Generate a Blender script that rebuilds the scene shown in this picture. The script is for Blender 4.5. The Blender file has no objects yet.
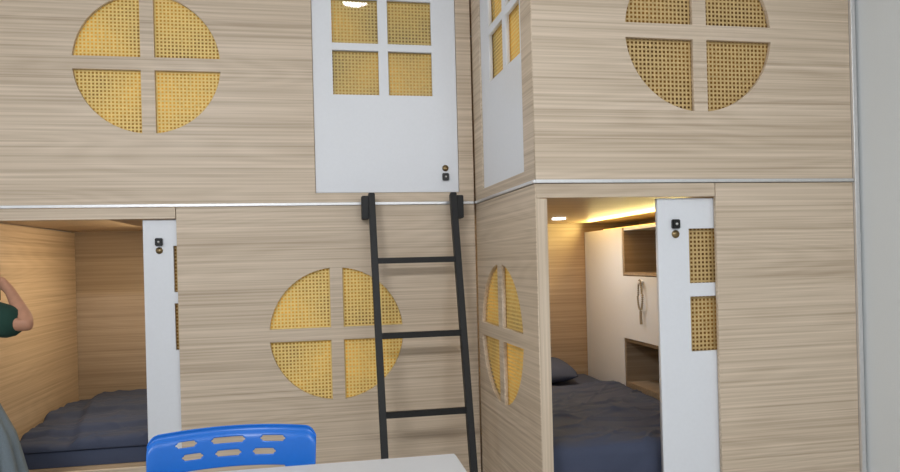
import bpy, bmesh, math, random
from mathutils import Matrix, Vector, noise
random.seed(4)
sc=bpy.context.scene
sc.view_settings.view_transform='Standard'
COL=sc.collection
W={}
def s2l(c):
    o=[]
    for v in c:
        v=v/255.
        o.append(v/12.92 if v<=.04045 else ((v+.055)/1.055)**2.4)
    return (*o,1)
# ---------------------------------------------------------------- materials
def new_mat(name):
    m=bpy.data.materials.new(name); m.use_nodes=True
    nt=m.node_tree; b=nt.nodes['Principled BSDF']
    return m,nt,b
def plain(name,c,rough=.5,metal=0,bump=0,bscale=80,var=.04,emit=None,es=0,evar=False):
    m,nt,b=new_mat(name); N=nt.nodes; L=nt.links
    b.inputs['Roughness'].default_value=rough; b.inputs['Metallic'].default_value=metal
    tc=N.new('ShaderNodeTexCoord'); n=N.new('ShaderNodeTexNoise'); n.inputs['Scale'].default_value=bscale
    n.inputs['Detail'].default_value=4
    L.new(tc.outputs['Object'],n.inputs['Vector'])
    r=N.new('ShaderNodeValToRGB'); k=s2l(c)
    r.color_ramp.elements[0].color=tuple(x*(1-var) for x in k[:3])+(1,)
    r.color_ramp.elements[1].color=tuple(min(1,x*(1+var)) for x in k[:3])+(1,)
    r.color_ramp.elements[0].position=.3; r.color_ramp.elements[1].position=.7
    L.new(n.outputs['Fac'],r.inputs['Fac']); L.new(r.outputs['Color'],b.inputs['Base Color'])
    if bump:
        bp=N.new('ShaderNodeBump'); bp.inputs['Strength'].default_value=bump; bp.inputs['Distance'].default_value=.002
        L.new(n.outputs['Fac'],bp.inputs['Height']); L.new(bp.outputs['Normal'],b.inputs['Normal'])
    if emit:
        b.inputs['Emission Color'].default_value=s2l(emit); b.inputs['Emission Strength'].default_value=es
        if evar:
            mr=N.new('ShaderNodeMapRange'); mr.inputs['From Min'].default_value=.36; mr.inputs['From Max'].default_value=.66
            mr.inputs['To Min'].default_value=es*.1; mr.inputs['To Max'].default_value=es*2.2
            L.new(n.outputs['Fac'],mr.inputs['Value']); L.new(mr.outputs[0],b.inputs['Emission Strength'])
    return m
def wood(name,light,mid,dark,axis='X',rough=.45,fig=.036,lo=.48):
    m,nt,b=new_mat(name); N=nt.nodes; L=nt.links
    tc=N.new('ShaderNodeTexCoord'); oi=N.new('ShaderNodeObjectInfo')
    mul=N.new('ShaderNodeVectorMath'); mul.operation='SCALE'; mul.inputs[0].default_value=(37,13,29)
    L.new(oi.outputs['Random'],mul.inputs['Scale'])
    add=N.new('ShaderNodeVectorMath'); add.operation='ADD'
    L.new(tc.outputs['Object'],add.inputs[0]); L.new(mul.outputs[0],add.inputs[1])
    def mp(a,c):
        k=N.new('ShaderNodeMapping')
        k.inputs['Scale'].default_value=(a,c,c) if axis=='X' else ((c,a,c) if axis=='Y' else (c,c,a))
        L.new(add.outputs[0],k.inputs['Vector']); return k
    def noi(a,c,det,rg=.5,dist=0):
        n=N.new('ShaderNodeTexNoise'); n.inputs['Scale'].default_value=1; n.inputs['Detail'].default_value=det
        n.inputs['Roughness'].default_value=rg; n.inputs['Distortion'].default_value=dist
        L.new(mp(a,c).outputs[0],n.inputs['Vector']); return n
    n1=noi(.42,4.2,1.4)                      # growth-ring figure
    m1=N.new('ShaderNodeMath'); m1.operation='MULTIPLY'; m1.inputs[1].default_value=150
    L.new(n1.outputs['Fac'],m1.inputs[0])
    sn=N.new('ShaderNodeMath'); sn.operation='SINE'; L.new(m1.outputs[0],sn.inputs[0])
    n2=noi(.6,105,3,.5); n3=noi(1.8,250,2); n4=noi(.5,8,2)
    a1=N.new('ShaderNodeMath'); a1.operation='MULTIPLY_ADD'; a1.inputs[1].default_value=fig
    L.new(sn.outputs[0],a1.inputs[0]); L.new(n2.outputs['Fac'],a1.inputs[2])
    a2=N.new('ShaderNodeMath'); a2.operation='MULTIPLY_ADD'; a2.inputs[1].default_value=.40
    L.new(n3.outputs['Fac'],a2.inputs[0]); L.new(a1.outputs[0],a2.inputs[2])
    a3=N.new('ShaderNodeMath'); a3.operation='MULTIPLY_ADD'; a3.inputs[1].default_value=.34
    L.new(n4.outputs['Fac'],a3.inputs[0]); L.new(a2.outputs[0],a3.inputs[2])
    a4=N.new('ShaderNodeMath'); a4.operation='SUBTRACT'; a4.inputs[1].default_value=.11
    L.new(a3.outputs[0],a4.inputs[0]); a2=a4
    r=N.new('ShaderNodeValToRGB'); e=r.color_ramp.elements
    e[0].position=lo; e[0].color=s2l(dark); e[1].position=1.; e[1].color=s2l(light)
    x=e.new(.75); x.color=s2l(mid)
    L.new(a2.outputs[0],r.inputs['Fac']); L.new(r.outputs['Color'],b.inputs['Base Color'])
    b.inputs['Roughness'].default_value=rough
    bp=N.new('ShaderNodeBump'); bp.inputs['Strength'].default_value=.06; bp.inputs['Distance'].default_value=.001
    L.new(a2.outputs[0],bp.inputs['Height']); L.new(bp.outputs['Normal'],b.inputs['Normal'])
    return m
def glass(name):
    m=bpy.data.materials.new(name); m.use_nodes=True; nt=m.node_tree; N=nt.nodes; L=nt.links
    for n in list(N): N.remove(n)
    o=N.new('ShaderNodeOutputMaterial'); mx=N.new('ShaderNodeMixShader'); t=N.new('ShaderNodeBsdfTransparent'); g=N.new('ShaderNodeBsdfGlossy')
    g.inputs['Roughness'].default_value=.02; fr=N.new('ShaderNodeFresnel'); fr.inputs['IOR'].default_value=1.5
    t.inputs['Color'].default_value=(.97,.98,.98,1)
    L.new(fr.outputs[0],mx.inputs[0]); L.new(t.outputs[0],mx.inputs[1]); L.new(g.outputs[0],mx.inputs[2]); L.new(mx.outputs[0],o.inputs['Surface'])
    return m
WL=((219,201,180),(202,184,161),(176,156,133))
M_wood=wood('oak_laminate',*WL)
WI=((208,182,150),(194,167,136),(172,146,116))
M_woodin=wood('interior_oak',*WI,fig=.035); M_woodinY=wood('interior_oak_y',*WI,axis='Y',fig=.035)
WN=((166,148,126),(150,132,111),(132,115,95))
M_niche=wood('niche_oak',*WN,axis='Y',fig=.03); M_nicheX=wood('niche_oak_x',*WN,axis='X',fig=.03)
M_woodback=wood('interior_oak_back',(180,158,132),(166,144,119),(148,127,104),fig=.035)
M_woodv=wood('oak_laminate_upright',*WL,axis='Y')
M_glass=glass('window_glass')
M_white=plain('white_lacquer',(227,230,235),.35,var=.01)
M_metal=plain('aluminium',(225,225,225),.35,.75,var=.03)
M_brass=plain('brass',(150,130,95),.3,.9)
M_black=plain('black_powdercoat',(11,11,12),.55,bump=.1,bscale=400)
M_blackp=plain('black_plastic',(12,12,13),.25)
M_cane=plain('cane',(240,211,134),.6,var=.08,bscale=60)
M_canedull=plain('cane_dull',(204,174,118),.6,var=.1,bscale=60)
M_goldglow=plain('golden_backing_glow',(156,108,32),.6,var=.22,bscale=3.4,emit=(245,192,66),es=.25,evar=True)  # light from behind painted as patchy emission; the backing is no lamp
M_goldglowdull=plain('brown_backing_glow',(126,88,38),.6,var=.2,bscale=4,emit=(210,155,60),es=.08,evar=True)  # browner backing, fainter painted backlight in its emission
M_navy=plain('slate_cotton',(66,73,94),.9,bump=.15,bscale=500,var=.08)
M_navy2=plain('slate_quilt',(66,73,94),.9,bump=.15,bscale=400,var=.08)
M_blue=plain('blue_plastic',(20,108,204),.32,var=.02)
M_table=plain('white_tabletop',(214,215,218),.4,var=.01)
M_wall=plain('painted_wall',(218,222,223),.8,bump=.1,bscale=200,var=.015)
M_ceil=plain('ceiling_paint',(238,238,236),.9,var=.01)
M_floor=plain('floor_vinyl',(170,165,158),.5,var=.08,bscale=8)
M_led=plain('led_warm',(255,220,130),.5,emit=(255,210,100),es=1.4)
M_lamp=plain('lamp_diffuser',(255,255,250),.5,emit=(235,245,255),es=6)
M_lamp2=plain('downlight_diffuser',(255,255,250),.5,emit=(250,252,255),es=18)
M_skin=plain('skin',(178,130,104),.6,var=.1,bscale=30)
M_green=plain('green_knit',(18,54,44),.9,bump=.3,bscale=500,var=.1)
M_denim=plain('grey_blue_cloth',(112,124,132),.9,bump=.3,bscale=400,var=.12)
M_hair=plain('black_hair',(24,20,20),.45,var=.3,bscale=120)
M_eye=plain('eye',(240,240,240),.2)
M_cord=plain('grey_cord',(150,138,120),.4)
# ---------------------------------------------------------------- helpers
def reg(o,M,parent=None):
    COL.objects.link(o); W[o.name]=M.copy()
    if parent is not None:
        o.parent=parent; o.matrix_parent_inverse=W[parent.name].inverted()
    o.matrix_basis=M
    return o
def empty(name,loc,label=None,cat=None,parent=None,group=None):
    o=bpy.data.objects.new(name,None); o.empty_display_size=.1
    reg(o,Matrix.Translation(loc),parent)
    if label: o['label']=label
    if cat: o['category']=cat
    if group: o['group']=group
    return o
def meta(o,label,cat,group=None):
    o['label']=label; o['category']=cat
    if group: o['group']=group
    return o
def bm_obj(name,bm,mat,parent=None,M=None,smooth=False):
    me=bpy.data.meshes.new(name); bm.to_mesh(me); bm.free()
    me.materials.append(mat)
    if smooth:
        for p in me.polygons: p.use_smooth=True
    return reg(bpy.data.objects.new(name,me),M or Matrix.Identity(4),parent)
def box(name,x0,x1,y0,y1,z0,z1,mat,parent=None,bev=.0015,M=None):
    bm=bmesh.new(); bmesh.ops.create_cube(bm,size=1)
    for v in bm.verts: v.co=Vector((v.co.x*(x1-x0),v.co.y*(y1-y0),v.co.z*(z1-z0)))
    if bev: bmesh.ops.bevel(bm,geom=bm.edges[:],offset=bev,segments=2,affect='EDGES')
    T=Matrix.Translation(((x0+x1)/2,(y0+y1)/2,(z0+z1)/2))
    return bm_obj(name,bm,mat,parent,(M@T) if M else T)
def cyl(name,r,h,M,mat,parent=None,seg=28,bev=.001,r2=None):
    bm=bmesh.new(); bmesh.ops.create_cone(bm,cap_ends=True,segments=seg,radius1=r,radius2=r2 if r2 else r,depth=h)
    if bev:
        es=[e for e in bm.edges if abs(e.verts[0].co.z-e.verts[1].co.z)<1e-6]
        bmesh.ops.bevel(bm,geom=es,offset=bev,segments=2,affect='EDGES')
    return bm_obj(name,bm,mat,parent,M,True)
def rect(a,b,c,d): return [(a,c),(b,c),(b,d),(a,d)]
def quads(cx,cy,r,bar):
    h=bar/2; a0=math.asin(h/r); out=[]
    for q in range(4):
        pts=[(h,h)]
        for i in range(25):
            a=a0+(math.pi/2-2*a0)*i/24; pts.append((r*math.cos(a),r*math.sin(a)))
        c,s=math.cos(q*math.pi/2),math.sin(q*math.pi/2)
        out.append([(cx+x*c-y*s,cy+x*s+y*c) for x,y in pts])
    return out
def panel(name,outer,holes,th,M,mat,parent=None,w=0,bev=.0012):
    """flat board in local x/y with cut-outs, front face at local z=w"""
    cx=sum(p[0] for p in outer)/len(outer); cy=sum(p[1] for p in outer)/len(outer)
    cu=bpy.data.curves.new(name,'CURVE'); cu.dimensions='2D'; cu.fill_mode='BOTH'
    cu.extrude=th/2-bev; cu.bevel_depth=bev; cu.bevel_resolution=1; cu.offset=-bev
    for poly in [outer]+holes:
        sp=cu.splines.new('POLY'); sp.points.add(len(poly)-1); sp.use_cyclic_u=True
        for p,(x,y) in zip(sp.points,poly): p.co=(x-cx,y-cy,0,1)
    to=bpy.data.objects.new('tmp',cu); COL.objects.link(to)
    dg=bpy.context.evaluated_depsgraph_get(); dg.update()
    me=bpy.data.meshes.new_from_object(to.evaluated_get(dg)); bpy.data.objects.remove(to)
    me.name=name; me.materials.clear(); me.materials.append(mat)
    return reg(bpy.data.objects.new(name,me),M@Matrix.Translation((cx,cy,w-th/2)),parent)
def clip(shape,p,d):
    if shape[0]=='c':
        _,cx,cy,r=shape; px,py=p[0]-cx,p[1]-cy
        bb=px*d[0]+py*d[1]; cc=px*px+py*py-r*r; D=bb*bb-cc
        if D<=1e-6: return None
        D=math.sqrt(D); return -bb-D,-bb+D
    _,x0,x1,y0,y1=shape; t0,t1=-9,9
    for o,dd,a,b in ((p[0],d[0],x0,x1),(p[1],d[1],y0,y1)):
        if abs(dd)<1e-6:
            if o<a or o>b: return None
        else:
            u,v=(a-o)/dd,(b-o)/dd
            if u>v: u,v=v,u
            t0=max(t0,u); t1=min(t1,v)
    return (t0,t1) if t1>t0+.004 else None
def cane(shape,M,w,parent,dull=False,gap=.012):
    """woven cane sheet + backing with painted backlight"""
    bm=bmesh.new()
    if shape[0]=='c': cx,cy,R=shape[1:]
    else: cx,cy=(shape[1]+shape[2])/2,(shape[3]+shape[4])/2; R=max(shape[2]-shape[1],shape[4]-shape[3])*.72
    P=.0160
    for ang,wd,off,dz,pp in ((0,.0074,0,0,P),(90,.0074,0,.0012,P)):
        a=math.radians(ang); d=(math.cos(a),math.sin(a)); n=(-d[1],d[0])
        k=int(R/pp)+2
        for i in range(-k,k+1):
            s=(i+off)*pp; c=clip(shape,(cx+n[0]*s,cy+n[1]*s),d)
            if not c: continue
            q=[]
            for t,e in ((c[0],-1),(c[1],-1),(c[1],1),(c[0],1)):
                q.append(bm.verts.new((n[0]*(s+e*wd/2)+d[0]*t,n[1]*(s+e*wd/2)+d[1]*t,dz)))
            bm.faces.new(q)
    o=bm_obj('cane_webbing',bm,M_canedull if dull else M_cane,parent,M@Matrix.Translation((cx,cy,w)))
    if shape[0]=='c':
        pts=[(cx+R*math.cos(i*math.pi/24),cy+R*math.sin(i*math.pi/24)) for i in range(48)]
    else: pts=rect(*shape[1:])
    panel('window_backing',pts,[],.004,M,M_goldglowdull if dull else M_goldglow,parent,w=w-gap,bev=.0004)
    return o
def lock(M,u,v,parent,w=0,round_above=False,sub=.036):
    s=.016
    o=box('latch',-s,s,-s*1.1,s*1.1,0,.014,M_blackp,parent,.003,M@Matrix.Translation((u,v,w)))
    cyl('latch_keyhole',.005,.004,M@Matrix.Translation((u,v,w+.0155)),M_metal,o)
    cyl('round_pull',.015,.006,M@Matrix.Translation((u,v+(sub if round_above else -sub),w+.003)),M_brass,parent)
MB=Matrix(((1,0,0,0),(0,0,-1,0),(0,1,0,0),(0,0,0,1)))            # back run, y=0
MF=Matrix.Translation((0,-.84,0))@MB                              # projecting block front
ux,uy=.0410,-.99916
MS=Matrix(((ux,0,uy,.7106),(uy,0,-ux,0),(0,1,0,0),(0,0,0,1)))     # side face of block
TH=.018; TOP=2.72
# ---------------------------------------------------------------- pods
def slide_door(parent,M,x0,zlo,zhi,pull_x):
    d=empty('sliding_door',M@Vector((x0,zlo,-.03)),parent=parent)
    rows=[(.936,1.145),(1.196,1.404)]
    H=[rect(x0+.127,x0+.342,c,e) for c,e in rows]
    panel('door_leaf',rect(x0,x0+.47,zlo,zhi),H,.018,M,M_white,d,w=-.024)
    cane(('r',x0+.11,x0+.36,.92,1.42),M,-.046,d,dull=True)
    lock(M,pull_x,1.422,d,w=-.024,sub=.038)
    return d
# lower pod of the back run
LP=empty('sleeping_pod',(-.4,.5,0),'lower oak sleeping pod with sliding door and round cane window','bunk pod')
panel('front_panel',rect(-.658,.704,0,1.575),quads(.039,.982,.306,.058),TH,MB,M_wood,LP)
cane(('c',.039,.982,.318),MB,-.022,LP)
panel('header_panel',rect(-1.40,-.661,1.525,1.575),[],TH,MB,M_wood,LP)
panel('sill_panel',rect(-1.40,-.661,0,.43),[],TH,MB,M_wood,LP)
panel('end_panel',rect(-2.4,-1.403,0,1.575),[],TH,MB,M_wood,LP)
slide_door(LP,MB,-.805,.436,1.522,-.737)
box('interior_wall',-1.46,-1.44,.0185,1.078,.40,1.525,M_woodinY,LP)
box('interior_wall',-1.46,.70,1.08,1.10,.0,1.55,M_woodback,LP)
box('interior_wall',.66,.68,.09,1.078,.43,1.53,M_woodinY,LP)
box('interior_ceiling',-1.46,.70,.055,1.078,1.53,1.55,M_woodin,LP)
box('interior_floor',-1.438,.655,.075,1.078,.40,.43,M_woodin,LP)
# upper pod of the back run
UP=empty('sleeping_pod',(-.4,.5,1.6),'upper oak sleeping pod with round cane window and white door','bunk pod')
panel('front_panel',rect(-2.4,.704,1.590,TOP),quads(-.762,2.213,.31,.058)+[rect(-.045,.633,1.634,2.66)],TH,MB,M_wood,UP)
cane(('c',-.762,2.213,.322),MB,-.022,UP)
d=empty('door',(-.04,.02,1.634),parent=UP)
H=[rect(a,b,c,e) for a,b in ((.047,.262),(.307,.516)) for c,e in ((2.095,2.303),(2.337,2.545))]
panel('door_leaf',rect(-.0435,.6315,1.636,2.655),H,.018,MB,M_white,d,w=-.010)
cane(('r',.03,.53,2.08,2.56),MB,-.038,d)
box('glass_pane',.03,.53,.030,.033,2.08,2.56,M_glass,d,0)
lock(MB,.568,1.708,d,w=-.010,round_above=True,sub=.042)
box('interior_wall',-2.4,.70,1.08,1.10,1.553,TOP,M_woodin,UP)
box('interior_ceiling',-2.4,.70,.02,1.078,TOP+.002,TOP+.02,M_wood,UP)
box('interior_floor',-2.4,.70,.06,1.078,1.553,1.575,M_woodin,UP)
box('metal_strip',-2.4,.700,-.008,.006,1.577,1.589,M_metal,UP,.002)
# lower pod of the projecting block
RP=empty('sleeping_pod',(1.4,0,0),'lower corner sleeping pod in pale oak with open sliding door','bunk pod')
panel('front_panel',rect(1.457,2.05,0,1.575),[],TH,MF,M_wood,RP)
panel('header_panel',rect(.748,1.454,1.524,1.575),[],TH,MF,M_wood,RP)
panel('corner_post',rect(.748,.789,.43,1.521),[],TH,MF,M_woodv,RP)
panel('sill_panel',rect(.748,1.454,0,.427),[],TH,MF,M_wood,RP)
panel('side_panel',rect(.001,.838,0,1.575),quads(.365,.985,.30,.058),TH,MS,M_wood,RP)
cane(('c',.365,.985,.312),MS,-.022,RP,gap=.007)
slide_door(RP,MF,1.229,.436,1.520,1.300)
box('interior_wall',.76,2.05,1.0,1.02,0,1.55,M_woodback,RP)
box('interior_wall',.71,.74,.03,.998,.0,1.55,M_woodinY,RP)
box('interior_wall',2.03,2.05,-.78,.998,.43,1.53,M_woodinY,RP)
box('interior_ceiling',.76,2.05,-.78,.998,1.53,1.55,M_woodin,RP)
box('interior_floor',.79,2.02,-.77,.998,.40,.43,M_woodin,RP)
cyl('downlight',.038,.008,Matrix.Translation((1.28,.43,1.526)),M_lamp,RP)
box('led_strip',1.76,1.78,-.35,.95,1.477,1.485,M_led,RP,.001)
# upper pod of the projecting block
UR=empty('sleeping_pod',(1.4,0,1.6),'upper corner sleeping pod with round cane window and white side door','bunk pod')
panel('front_panel',rect(.748,2.05,1.590,TOP),quads(1.407,2.145,.30,.056),TH,MF,M_wood,UR)
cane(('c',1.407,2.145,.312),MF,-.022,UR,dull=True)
panel('side_panel',rect(.001,.838,1.590,TOP),[rect(.13,.722,1.634,2.66)],TH,MS,M_wood,UR)
d=empty('door',MS@Vector((.13,1.634,-.02)),parent=UR)
H=[rect(a,b,c,e) for a,b in ((.262,.465),(.512,.688)) for c,e in ((2.095,2.303),(2.337,2.545))]
panel('door_leaf',rect(.132,.720,1.636,2.655),H,.018,MS,M_white,d,w=-.008)
cane(('r',.25,.70,2.08,2.56),MS,-.032,d)
box('interior_wall',.76,2.05,1.0,1.02,1.553,TOP,M_woodin,UR)
box('interior_ceiling',.78,2.05,-.82,.998,TOP+.002,TOP+.02,M_wood,UR)
box('interior_floor',.80,2.05,-.81,.998,1.553,1.575,M_woodin,UR)
box('metal_strip',.744,2.05,-.850,-.834,1.577,1.589,M_metal,UR,.002)
box('metal_strip',0,.846,1.577,1.589,-.006,.008,M_metal,UR,.002,M=MS)
box('metal_corner_trim',2.051,2.070,-.853,-.82,0,TOP,M_metal,UR,.002)
# ---------------------------------------------------------------- cabinet in the corner pod
cb=empty('storage_cabinet',(1.8,.35,.43),'white storage cabinet with open wooden niches inside the pod','cabinet')
box('body',1.65,2.028,.43,.995,.432,1.47,M_white,cb)
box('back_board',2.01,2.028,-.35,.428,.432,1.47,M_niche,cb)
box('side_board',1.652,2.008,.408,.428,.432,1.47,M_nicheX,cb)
box('side_board',1.652,2.008,-.37,-.352,.432,1.47,M_white,cb)
for z0,z1 in ((.432,.60),(.826,.842),(1.20,1.216),(1.452,1.47)):
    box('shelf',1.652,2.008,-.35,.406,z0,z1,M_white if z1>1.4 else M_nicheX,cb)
dd=box('cabinet_door',1.640,1.655,-.33,.422,.847,1.196,M_white,cb)
kn=cyl('knob',.010,.024,Matrix.Translation((1.628,.16,1.165))@Matrix.Rotation(math.pi/2,4,'Y'),M_metal,dd)
def tube(name,pts,r,mat,parent=None,cyc=False,res=6):
    cu=bpy.data.curves.new(name,'CURVE'); cu.dimensions='3D'; cu.bevel_depth=r; cu.bevel_resolution=3; cu.resolution_u=res; cu.use_fill_caps=True
    c=Vector(pts[0]); sp=cu.splines.new('NURBS'); sp.points.add(len(pts)-1); sp.order_u=3; sp.use_endpoint_u=True; sp.use_cyclic_u=cyc
    for p,q in zip(sp.points,pts): p.co=(*(Vector(q)-c),1)
    to=bpy.data.objects.new('tmp',cu); COL.objects.link(to)
    dg=bpy.context.evaluated_depsgraph_get(); dg.update()
    me=bpy.data.meshes.new_from_object(to.evaluated_get(dg)); bpy.data.objects.remove(to)
    me.name=name; me.materials.clear(); me.materials.append(mat)
    for p in me.polygons: p.use_smooth=True
    return reg(bpy.data.objects.new(name,me),Matrix.Translation(c),parent)
# string of beads hanging from the knob
hp=empty('bead_necklace',(1.62,.16,1.165),'pale bead string with tassel hanging from the cabinet knob','bead string')
bm=bmesh.new()
NB=44
for i in range(NB):
    a=2*math.pi*i/NB
    y=.024*math.sin(a)*(1.15 if math.cos(a)<0 else .8); z=.078*math.cos(a)
    bmesh.ops.create_icosphere(bm,subdivisions=1,radius=.0062,matrix=Matrix.Translation((0,y,z)))
bm_obj('bead_loop',bm,M_cord,hp,Matrix.Translation((1.622,.16,1.10)),True)
tube('tassel',[(1.624,.160,1.016),(1.624,.162,.98),(1.624,.158,.945)],.007,M_cord,hp)
# ---------------------------------------------------------------- bedding
def cloth(name,x0,x1,y0,y1,z0,zt,mat,f,nx=90,ny=90,rad=.05,flap=0):
    bm=bmesh.new(); cx,cy=(x0+x1)/2,(y0+y1)/2
    vs=[]
    for j in range(ny+1):
        row=[]
        for i in range(nx+1):
            u,v=i/nx,j/ny; x=x0+(x1-x0)*u; y=y0+(y1-y0)*v
            d=min(x-x0,x1-x,y-y0,y1-y)
            k=1 if d>=rad else math.sqrt(max(0,1-(1-d/rad)**2))
            z=z0+(zt-z0)*k+f(x,y)*(.3+.7*k)
            row.append(bm.verts.new((x-cx,y-cy,max(z,z0+.002)-z0)))
        vs.append(row)
    for j in range(ny):
        for i in range(nx): bm.faces.new((vs[j][i],vs[j][i+1],vs[j+1][i+1],vs[j+1][i]))
    if flap:                     # front edge hanging down over the mattress
        prev=vs[0]; m=12
        for q in range(1,m+1):
            row=[]
            for i in range(nx+1):
                x=x0+(x1-x0)*i/nx; t=q/m
                yy=y0-.004-.008*t*(1+math.sin(x*34+2*math.sin(x*9)))+.006*noise.noise(Vector((x*9,t*2,3)))
                row.append(bm.verts.new((x-cx,min(yy,y0-.002)-cy,vs[0][i].co.z*(1-t)-flap*t)))
            for i in range(nx): bm.faces.new((row[i],row[i+1],prev[i+1],prev[i]))
            prev=row
    else:
        ring=[vs[0][i] for i in range(nx+1)]+[vs[j][nx] for j in range(1,ny+1)]+[vs[ny][i] for i in range(nx-1,-1,-1)]+[vs[j][0] for j in range(ny-1,0,-1)]
        bot=[bm.verts.new((v.co.x,v.co.y,0)) for v in ring]; n=len(ring)
        for i in range(n): bm.faces.new((ring[(i+1)%n],ring[i],bot[i],bot[(i+1)%n]))
        bm.faces.new(bot[::-1])
    bmesh.ops.recalc_face_normals(bm,faces=bm.faces)
    return bm_obj(name,bm,mat,None,Matrix.Translation((cx,cy,z0)),True)
def fold(x,y,s=3,a=.02,seed=0,st=2.2,cw=.005):
    wx=x+.10*noise.noise(Vector((x*2.5,y*2.5,seed+9))); wy=y+.10*noise.noise(Vector((x*2.5+5,y*2.5,seed+2)))
    n=noise.noise(Vector((wx*s*.7+seed,wy*s*.9*st,seed)))
    m=noise.noise(Vector(((wx+wy)*s*.8+4+seed,(wy-wx)*s*1.6,seed+3)))
    cr=0
    for q,(p1,p2) in enumerate(((.5,.6),(-.7,-.5),(.1,-.15))):
        c=noise.noise(Vector(((wx+wy*p1)*s*1.1+seed+q*3,(wy-wx*p2)*s*3.0,seed+6+q)))
        cr+=math.exp(-(c*13)**2)
    return a*n*1.6+a*.8*m+cw*cr
m1=cloth('mattress',-1.43,.63,.085,1.07,.431,.50,M_navy,lambda x,y:0,nx=80,rad=.02)
meta(m1,'slate-blue covered mattress filling the lower pod','mattress')
ss=lambda t:t*t*(3-2*t) if 0<t<1 else (0 if t<=0 else 1)
def duv(x,y):
    e=y-.26-.10*(x+1.0)-.015*math.sin(x*8)          # quilt folded over itself, step towards the back
    s=.030*ss(e/.03+.5)
    e2=y-.46+.12*(x+1.0)-.02*math.sin(x*6+1)
    s+=.022*ss(e2/.03+.5)
    e3=x+1.22+.20*(y-.5)
    s+=.020*ss(e3/.05+.5)
    return s+fold(x,y,2.2,.009,7,1.4,.007)
q1=cloth('duvet',-1.415,-.45,.09,.98,.502,.532,M_navy2,duv,nx=220,ny=200,rad=.03)
meta(q1,'loosely folded slate-blue duvet lying on the pod mattress','duvet')
m2=cloth('mattress',.80,1.635,-.740,.99,.431,.56,M_navy,lambda x,y:0,nx=60,ny=90,rad=.03)
meta(m2,'slate-blue covered mattress inside the corner pod','mattress')
def duv2(x,y):
    return fold(x*.8+y*.5,y-x*.4,2.1,.009,11,1.5,.007)+.010*math.exp(-((y+.40-.12*x)/.03)**2)
q2=cloth('duvet',.805,1.63,-.750,.50,.562,.590,M_navy2,duv2,nx=160,ny=230,rad=.06,flap=.125)
meta(q2,'wrinkled slate-blue duvet draped over the corner pod mattress','duvet')
bm=bmesh.new(); n=36
for s in (1,-1):
    G=[]
    for j in range(n+1):
        r=[]
        for i in range(n+1):
            u,v=i/n*2-1,j/n*2-1
            e=(max(0,1-u**4)*max(0,1-v**4))**.75
            rr=1-.10*(u*u*v*v)
            r.append(bm.verts.new((u*.29*rr,v*.19*rr,s*(.054*e+.005*noise.noise(Vector((u*3,v*3,s)))*e))))
        G.append(r)
    for j in range(n):
        for i in range(n):
            f=(G[j][i],G[j][i+1],G[j+1][i+1],G[j+1][i]); bm.faces.new(f if s>0 else f[::-1])
bmesh.ops.remove_doubles(bm,verts=bm.verts,dist=.0008)
pl=bm_obj('pillow',bm,M_navy,None,Matrix.Translation((1.16,.74,.638))@Matrix.Rotation(.15,4,'X'),True)
meta(pl,'flat slate-blue pillow at the head of the corner pod bed','pillow')
# ---------------------------------------------------------------- ladder
ld=empty('ladder',(.40,-.3,0),'black steel ladder leaning against the upper pod entrance','ladder')
def beam(name,a,b,w,d,mat,parent,bev=.003,roll=None):
    a=Vector(a);b=Vector(b); z=(b-a).normalized(); x=Vector((1,0,0)) if abs(z.x)<.9 else Vector((0,0,1))
    y=z.cross(x).normalized(); x=y.cross(z)
    M=Matrix((( x.x,y.x,z.x,(a.x+b.x)/2),(x.y,y.y,z.y,(a.y+b.y)/2),(x.z,y.z,z.z,(a.z+b.z)/2),(0,0,0,1)))
    return box(name,-w/2,w/2,-d/2,d/2,-(b-a).length/2,(b-a).length/2,mat,parent,bev,M=M)
def ly(z): return -.062-(1.62-z)*.225
LX=lambda z:.207+(1.62-z)*.010
RX=lambda z:.588+(1.62-z)*.008
for X in (LX,RX): beam('rail',(X(0.012),ly(0.012),0.012),(X(1.622),ly(1.622),1.622),.03,.04,M_black,ld)
for z in (1.313,.982,.650,.318): beam('rung',(LX(z)+.012,ly(z),z),(RX(z)-.012,ly(z),z),.026,.026,M_black,ld)
for X,s in ((LX,-1),(RX,1)):
    x=X(1.56)+s*.030
    box('hook_bracket',min(x-.016,x+.016),x+.016,-.085,-.009,1.505,1.612,M_black,ld,.003)
    box('foot_cap',X(0)-.02,X(0)+.02,ly(0)-.026,ly(0)+.026,0,.03,M_blackp,ld,.004)
# ---------------------------------------------------------------- table
tb=empty('table',(-.3,-1.6,0),'white rectangular table top with slim legs','table')
box('tabletop',-.95,.355,-1.95,-1.24,.715,.74,M_table,tb,.004)
for x in (-.90,.30):
    for y in (-1.90,-1.29): box('leg',x-.02,x+.02,y-.02,y+.02,0,.714,M_white,tb,.003)
box('apron',-.87,.27,-1.30,-1.28,.65,.713,M_white,tb,.002); box('apron',-.87,.27,-1.91,-1.89,.65,.713,M_white,tb,.002)
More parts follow.
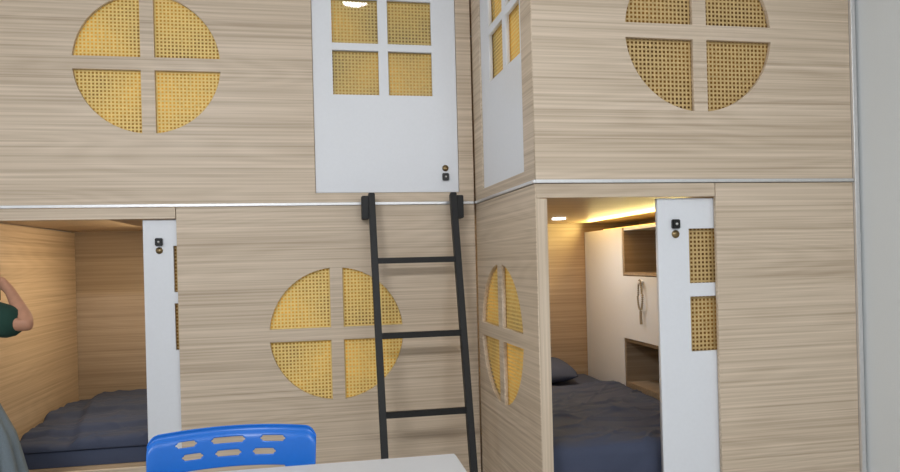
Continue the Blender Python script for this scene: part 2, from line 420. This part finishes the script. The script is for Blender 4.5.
# ---------------------------------------------------------------- chair
ch=empty('chair',(-.29,-1.2,0),'bright blue moulded plastic chair with slotted backrest','chair')
def gridpart(name,f,nx,nz,holes,mat,th,parent):
    bm=bmesh.new(); V=[[bm.verts.new(f(i/nx,j/nz)) for i in range(nx+1)] for j in range(nz+1)]
    for j in range(nz):
        for i in range(nx):
            if any(a<=i<b and c<=j<d_ for a,b,c,d_ in holes): continue
            bm.faces.new((V[j][i],V[j][i+1],V[j+1][i+1],V[j+1][i]))
    c=sum((v.co for v in bm.verts),Vector())/len(bm.verts)
    for v in bm.verts: v.co-=c
    loose=[v for v in bm.verts if not v.link_faces]; bmesh.ops.delete(bm,geom=loose,context='VERTS')
    o=bm_obj(name,bm,mat,parent,Matrix.Translation(c),True)
    s=o.modifiers.new('s','SOLIDIFY'); s.thickness=th; s.offset=0
    b=o.modifiers.new('b','SUBSURF'); b.levels=b.render_levels=2
    return o
def fb(u,v):
    x=(u-.5)*.49; e=abs(u-.5)*2
    top=.814-.005*e*e-.030*max(0,(e-.85)/.15)**3; bot=.52+.03*max(0,(e-.7)/.3)**2
    z=bot+(top-bot)*v
    y=-1.045-.060*e*e+ (v-.5)*.05+.010*math.exp(-((v-.96)/.05)**2)
    return Vector((-.291+x*(1-.04*(1-v)),y,z))
HS=[(16,68,26,32)]
for a,b,c in ((14,22,45),(31,46,45),(56,67,45),(17,25,38),(33,44,38),(52,62,38)):
    HS+=[(a,b,c,c+3),(a-1,b+1,c+1,c+2)]
gridpart('backrest',fb,84,54,HS,M_blue,.005,ch)
def fs(u,v):
    x=(u-.5)*.45; e=abs(u-.5)*2
    return Vector((-.291+x*(1-.06*v),-1.06-.42*(1-v) ,.452+.012*e*e-.03*max(0,1-v/.12 if v<.12 else 0)**2+.03*max(0,(v-.85)/.15)**2))
gridpart('seat',fs,24,24,[],M_blue,.010,ch)
for sx in (-.18,.18):
    tube('back_upright',[(-.291+sx,-1.10,.43),(-.291+sx,-1.035,.50),(-.291+sx,-1.062,.60),(-.291+sx,-1.06,.66)],.010,M_metal,ch)
    for y0,y1 in ((-1.12,-1.07),(-1.40,-1.46)):
        beam('leg',(-.291+sx*1.1,y1,0.0),(-.291+sx,y0,.44),.022,.022,M_metal,ch,.004)
# ---------------------------------------------------------------- person
px,py,S=-1.395,-.45,.885
pe=empty('person',(px,py,0),'person in a green top and grey skirt holding a phone','person')
def sc3(p): return Vector((px+(p[0]-px)*S,py+(p[1]-py)*S,p[2]*S))
def inv(x,y,z): return (px+(x-px)/S,py+(y-py)/S,z/S)
def skinmesh(name,nodes,edges,mat,parent,sub=2,root=0):
    bm=bmesh.new(); keys=list(nodes); vs={}
    for k in keys: vs[k]=bm.verts.new(sc3(nodes[k][0]))
    for a,b in edges: bm.edges.new((vs[a],vs[b]))
    me=bpy.data.meshes.new(name); bm.verts.index_update(); idx={k:vs[k].index for k in keys}
    bm.to_mesh(me); bm.free(); me.materials.append(mat)
    o=reg(bpy.data.objects.new(name,me),Matrix.Identity(4),parent)
    o.modifiers.new('k','SKIN').use_smooth_shade=True
    sv=me.skin_vertices[0].data
    for k in keys:
        r=nodes[k][1]; r=(r,r) if not isinstance(r,tuple) else r
        sv[idx[k]].radius=(r[0]*S,r[1]*S); sv[idx[k]].use_root=(idx[k]==root)
    s=o.modifiers.new('s','SUBSURF'); s.levels=s.render_levels=sub
    dg=bpy.context.evaluated_depsgraph_get(); dg.update()
    m2=bpy.data.meshes.new_from_object(o.evaluated_get(dg)); o.modifiers.clear(); o.data=m2; m2.name=name
    for p in m2.polygons: p.use_smooth=True
    return o
ELB=inv(-1.056,-.54,1.108); WRI=inv(-1.168,-.41,1.235); PAL=inv(-1.222,-.37,1.275)
SR=(px+.165,py-.02,1.300)
mid=lambda t:tuple(a*(1-t)+b*t for a,b in zip(SR,ELB))
mf=lambda t:tuple(a*(1-t)+b*t for a,b in zip(ELB,WRI))
nb={'pel':((px,py,.93),(.14,.10)),'spi':((px,py,1.08),(.11,.085)),'che':((px,py,1.26),(.135,.095)),'nkb':((px,py,1.40),(.07,.065)),
 'nk':((px,py+.01,1.46),(.05,.05)),'hd1':((px,py+.02,1.53),(.06,.07)),'hd2':((px,py+.02,1.60),(.074,.09)),'hd3':((px,py+.015,1.67),(.05,.06)),
 'hl':((px-.09,py,.87),.085),'hr':((px+.09,py,.87),.085),'kl':((px-.10,py+.02,.49),.055),'kr':((px+.10,py-.01,.49),.055),
 'al':((px-.10,py-.01,.09),.035),'ar':((px+.11,py-.03,.09),.035),'tl':((px-.11,py+.15,.03),.028),'tr':((px+.13,py+.12,.03),.028),
 'sr':(SR,.050),'er':(ELB,.031),'fr':(mf(.3),.034),'fr2':(mf(.65),.027),'wr':(WRI,.021),'pr':(PAL,(.034,.017)),
 'sl':((px-.165,py,1.365),.052),'el':((px-.26,-.44,1.11),.036),'wl':((px-.12,-.25,1.25),.023),'pl':((px-.085,-.21,1.285),(.034,.017))}
eb=[('pel','spi'),('spi','che'),('che','nkb'),('nkb','nk'),('nk','hd1'),('hd1','hd2'),('hd2','hd3'),('pel','hl'),('pel','hr'),('hl','kl'),('kl','al'),('al','tl'),('hr','kr'),('kr','ar'),('ar','tr'),
 ('nkb','sr'),('sr','er'),('er','fr'),('fr','fr2'),('fr2','wr'),('wr','pr'),('nkb','sl'),('sl','el'),('el','wl'),('wl','pl')]
body=skinmesh('body',nb,eb,M_skin,pe)
for sgn,pk in ((1,'pr'),(-1,'pl')):
    P=Vector(nb[pk][0]); tgt=-sgn
    for k in range(4):
        b=P+Vector((0,.0,.026-.017*k)); L=[.9,1,.95,.75][k]
        skinmesh('finger',{0:(b,.009),1:(b+Vector((tgt*.018,.038*L,.004)),.0085),2:(b+Vector((tgt*.046,.048*L,.0)),.008),3:(b+Vector((tgt*.060,.030*L,-.002)),.007)},[(0,1),(1,2),(2,3)],M_skin,body,1)
    b=P+Vector((tgt*.004,-.01,.03))
    skinmesh('thumb',{0:(b,.011),1:(b+Vector((tgt*.024,.006,.022)),.010),2:(b+Vector((tgt*.045,.010,.016)),.008)},[(0,1),(1,2)],M_skin,body,1)
ph=box('phone',-1.31,-1.235,-.335,-.325,1.195,1.34,M_blackp,None,.003); meta(ph,'black phone held in one hand','phone')
nt_={'a':((px,py,.90),(.165,.125)),'b':((px,py,1.08),(.135,.11)),'c':((px,py,1.26),(.155,.115)),'d':((px,py,1.395),(.085,.075)),
 'sr':(SR,.080),'r2':(mid(.45),.078),'r3':(mid(.86),.066),
 'sl':((px-.168,py,1.365),.066),'l2':((px-.235,-.445,1.18),.056),'l3':((px-.25,-.442,1.145),.052)}
skinmesh('top',nt_,[('a','b'),('b','c'),('c','d'),('d','sr'),('sr','r2'),('r2','r3'),('d','sl'),('sl','l2'),('l2','l3')],M_green,pe)
bm=bmesh.new(); rings=[]; ns=120
for j in range(30):
    t=j/29; z=.88-.72*t; w=.160+.040*min(1,t*4)+.15*t; r=[]
    for i in range(ns):
        a=i/ns*2*math.pi; k=1+(.02+.05*t)*abs(math.sin(a*9+1.5*t))+.03*t*math.sin(a*5+1)+.016*math.sin(a*23+2*t)
        r.append(bm.verts.new((w*k*math.cos(a),w*.78*k*math.sin(a),z-.5)))
    rings.append(r)
for j in range(29):
    for i in range(ns): bm.faces.new((rings[j][i],rings[j+1][i],rings[j+1][(i+1)%ns],rings[j][(i+1)%ns]))
sk=bm_obj('skirt',bm,M_denim,pe,Matrix.Translation((px,py,.5)),True)
s=sk.modifiers.new('s','SOLIDIFY'); s.thickness=.004
bm=bmesh.new(); bmesh.ops.create_uvsphere(bm,u_segments=32,v_segments=24,radius=1)
for v in bm.verts:
    c=v.co; low=max(0,-c.z)
    v.co=Vector((c.x*.094,c.y*.108,c.z*.105))
    if c.y>.03 and c.z<.055: v.co.y=.03+ (v.co.y-.03)*.15
    if low>0 and v.co.y<=.05: v.co.z-=low*.16; v.co.x*=1-.15*low
    v.co*=S
bm_obj('hair',bm,M_hair,pe,Matrix.Translation(sc3((px,py+.005,1.615))),True)
for s_ in (-1,1):
    bm=bmesh.new(); bmesh.ops.create_uvsphere(bm,u_segments=12,v_segments=8,radius=.011)
    bm_obj('eye',bm,M_eye,body,Matrix.Translation(sc3((px+s_*.03,py+.098,1.595))),True)
    bm=bmesh.new(); bmesh.ops.create_uvsphere(bm,u_segments=20,v_segments=12,radius=1)
    for v in bm.verts:
        v.co=Vector((v.co.x*.04,v.co.y*.12,max(v.co.z*.045,-.029)))
    bm_obj('shoe',bm,M_blackp,pe,Matrix.Translation((px+s_*.10,py+.05,.03)),True)
# ---------------------------------------------------------------- room
def st(o): o['kind']='structure'; return o
st(box('floor',-4,2.2,-4.6,1.3,-.05,0,M_floor,None,0))
st(box('ceiling',-4,2.2,-4.6,1.3,2.95,3.0,M_ceil,None,0))
st(box('wall_back',-4,2.2,1.14,1.3,0,2.95,M_wall,None,0))
st(box('wall_right',2.08,2.2,-4.6,1.14,0,2.95,M_wall,None,0))
for x in (-1.4,1.0):
    lf=box('ceiling_light',x-.6,x+.6,-4.15,-3.85,2.925,2.95,M_lamp,None,.004); meta(lf,'flat white rectangular ceiling light panel','ceiling light','ceiling light panels')
rl=cyl('round_downlight',.078,.014,Matrix.Translation((.21,-1.02,2.942)),M_lamp2); meta(rl,'small round white recessed ceiling downlight','ceiling light')
def area(n,loc,rot,sx,sy,p,c):
    l=bpy.data.lights.new(n,'AREA'); l.shape='RECTANGLE'; l.size=sx; l.size_y=sy; l.energy=p; l.color=c
    o=bpy.data.objects.new(n,l); o.location=loc; o.rotation_euler=rot; COL.objects.link(o); return o
area('ceiling_glow',(-1.4,-4.0,2.9),(math.radians(25),0,0),1.2,.3,82,(.98,.985,1))
area('ceiling_glow',(1.0,-4.0,2.9),(math.radians(25),0,0),1.2,.3,28,(.98,.985,1))
area('pod_led',(-.95,.40,1.515),(0,math.radians(35),0),.6,.6,9.5,(1,.82,.55))
area('pod_led',(1.645,.3,1.490),(0,math.radians(90+18),0),.03,1.2,7.0,(1,.80,.30))
area('pod_led',(1.25,.3,1.515),(0,math.radians(-20),0),.1,1.0,1.4,(1,.92,.8))
area('pod_downlight',(1.28,.43,1.515),(0,0,0),.06,.06,1.8,(1,.95,.88))
w=bpy.data.worlds.new('w'); sc.world=w; w.use_nodes=True
w.node_tree.nodes['Background'].inputs[0].default_value=(.92,.96,1,1); w.node_tree.nodes['Background'].inputs[1].default_value=.76
# ---------------------------------------------------------------- camera
yaw,roll=.1786,.0254
F=Vector((math.sin(yaw),math.cos(yaw),0)); R0=Vector((math.cos(yaw),-math.sin(yaw),0)); U0=Vector((0,0,1))
R=R0*math.cos(roll)-U0*math.sin(roll); U=U0*math.cos(roll)+R0*math.sin(roll)
cam=bpy.data.cameras.new('camera'); cam.sensor_width=36; cam.lens=27.2; cam.shift_y=26/900
co=bpy.data.objects.new('camera',cam); COL.objects.link(co)
co.matrix_world=Matrix(((R.x,U.x,-F.x,0),(R.y,U.y,-F.y,-3.2),(R.z,U.z,-F.z,1.3),(0,0,0,1)))
sc.camera=co
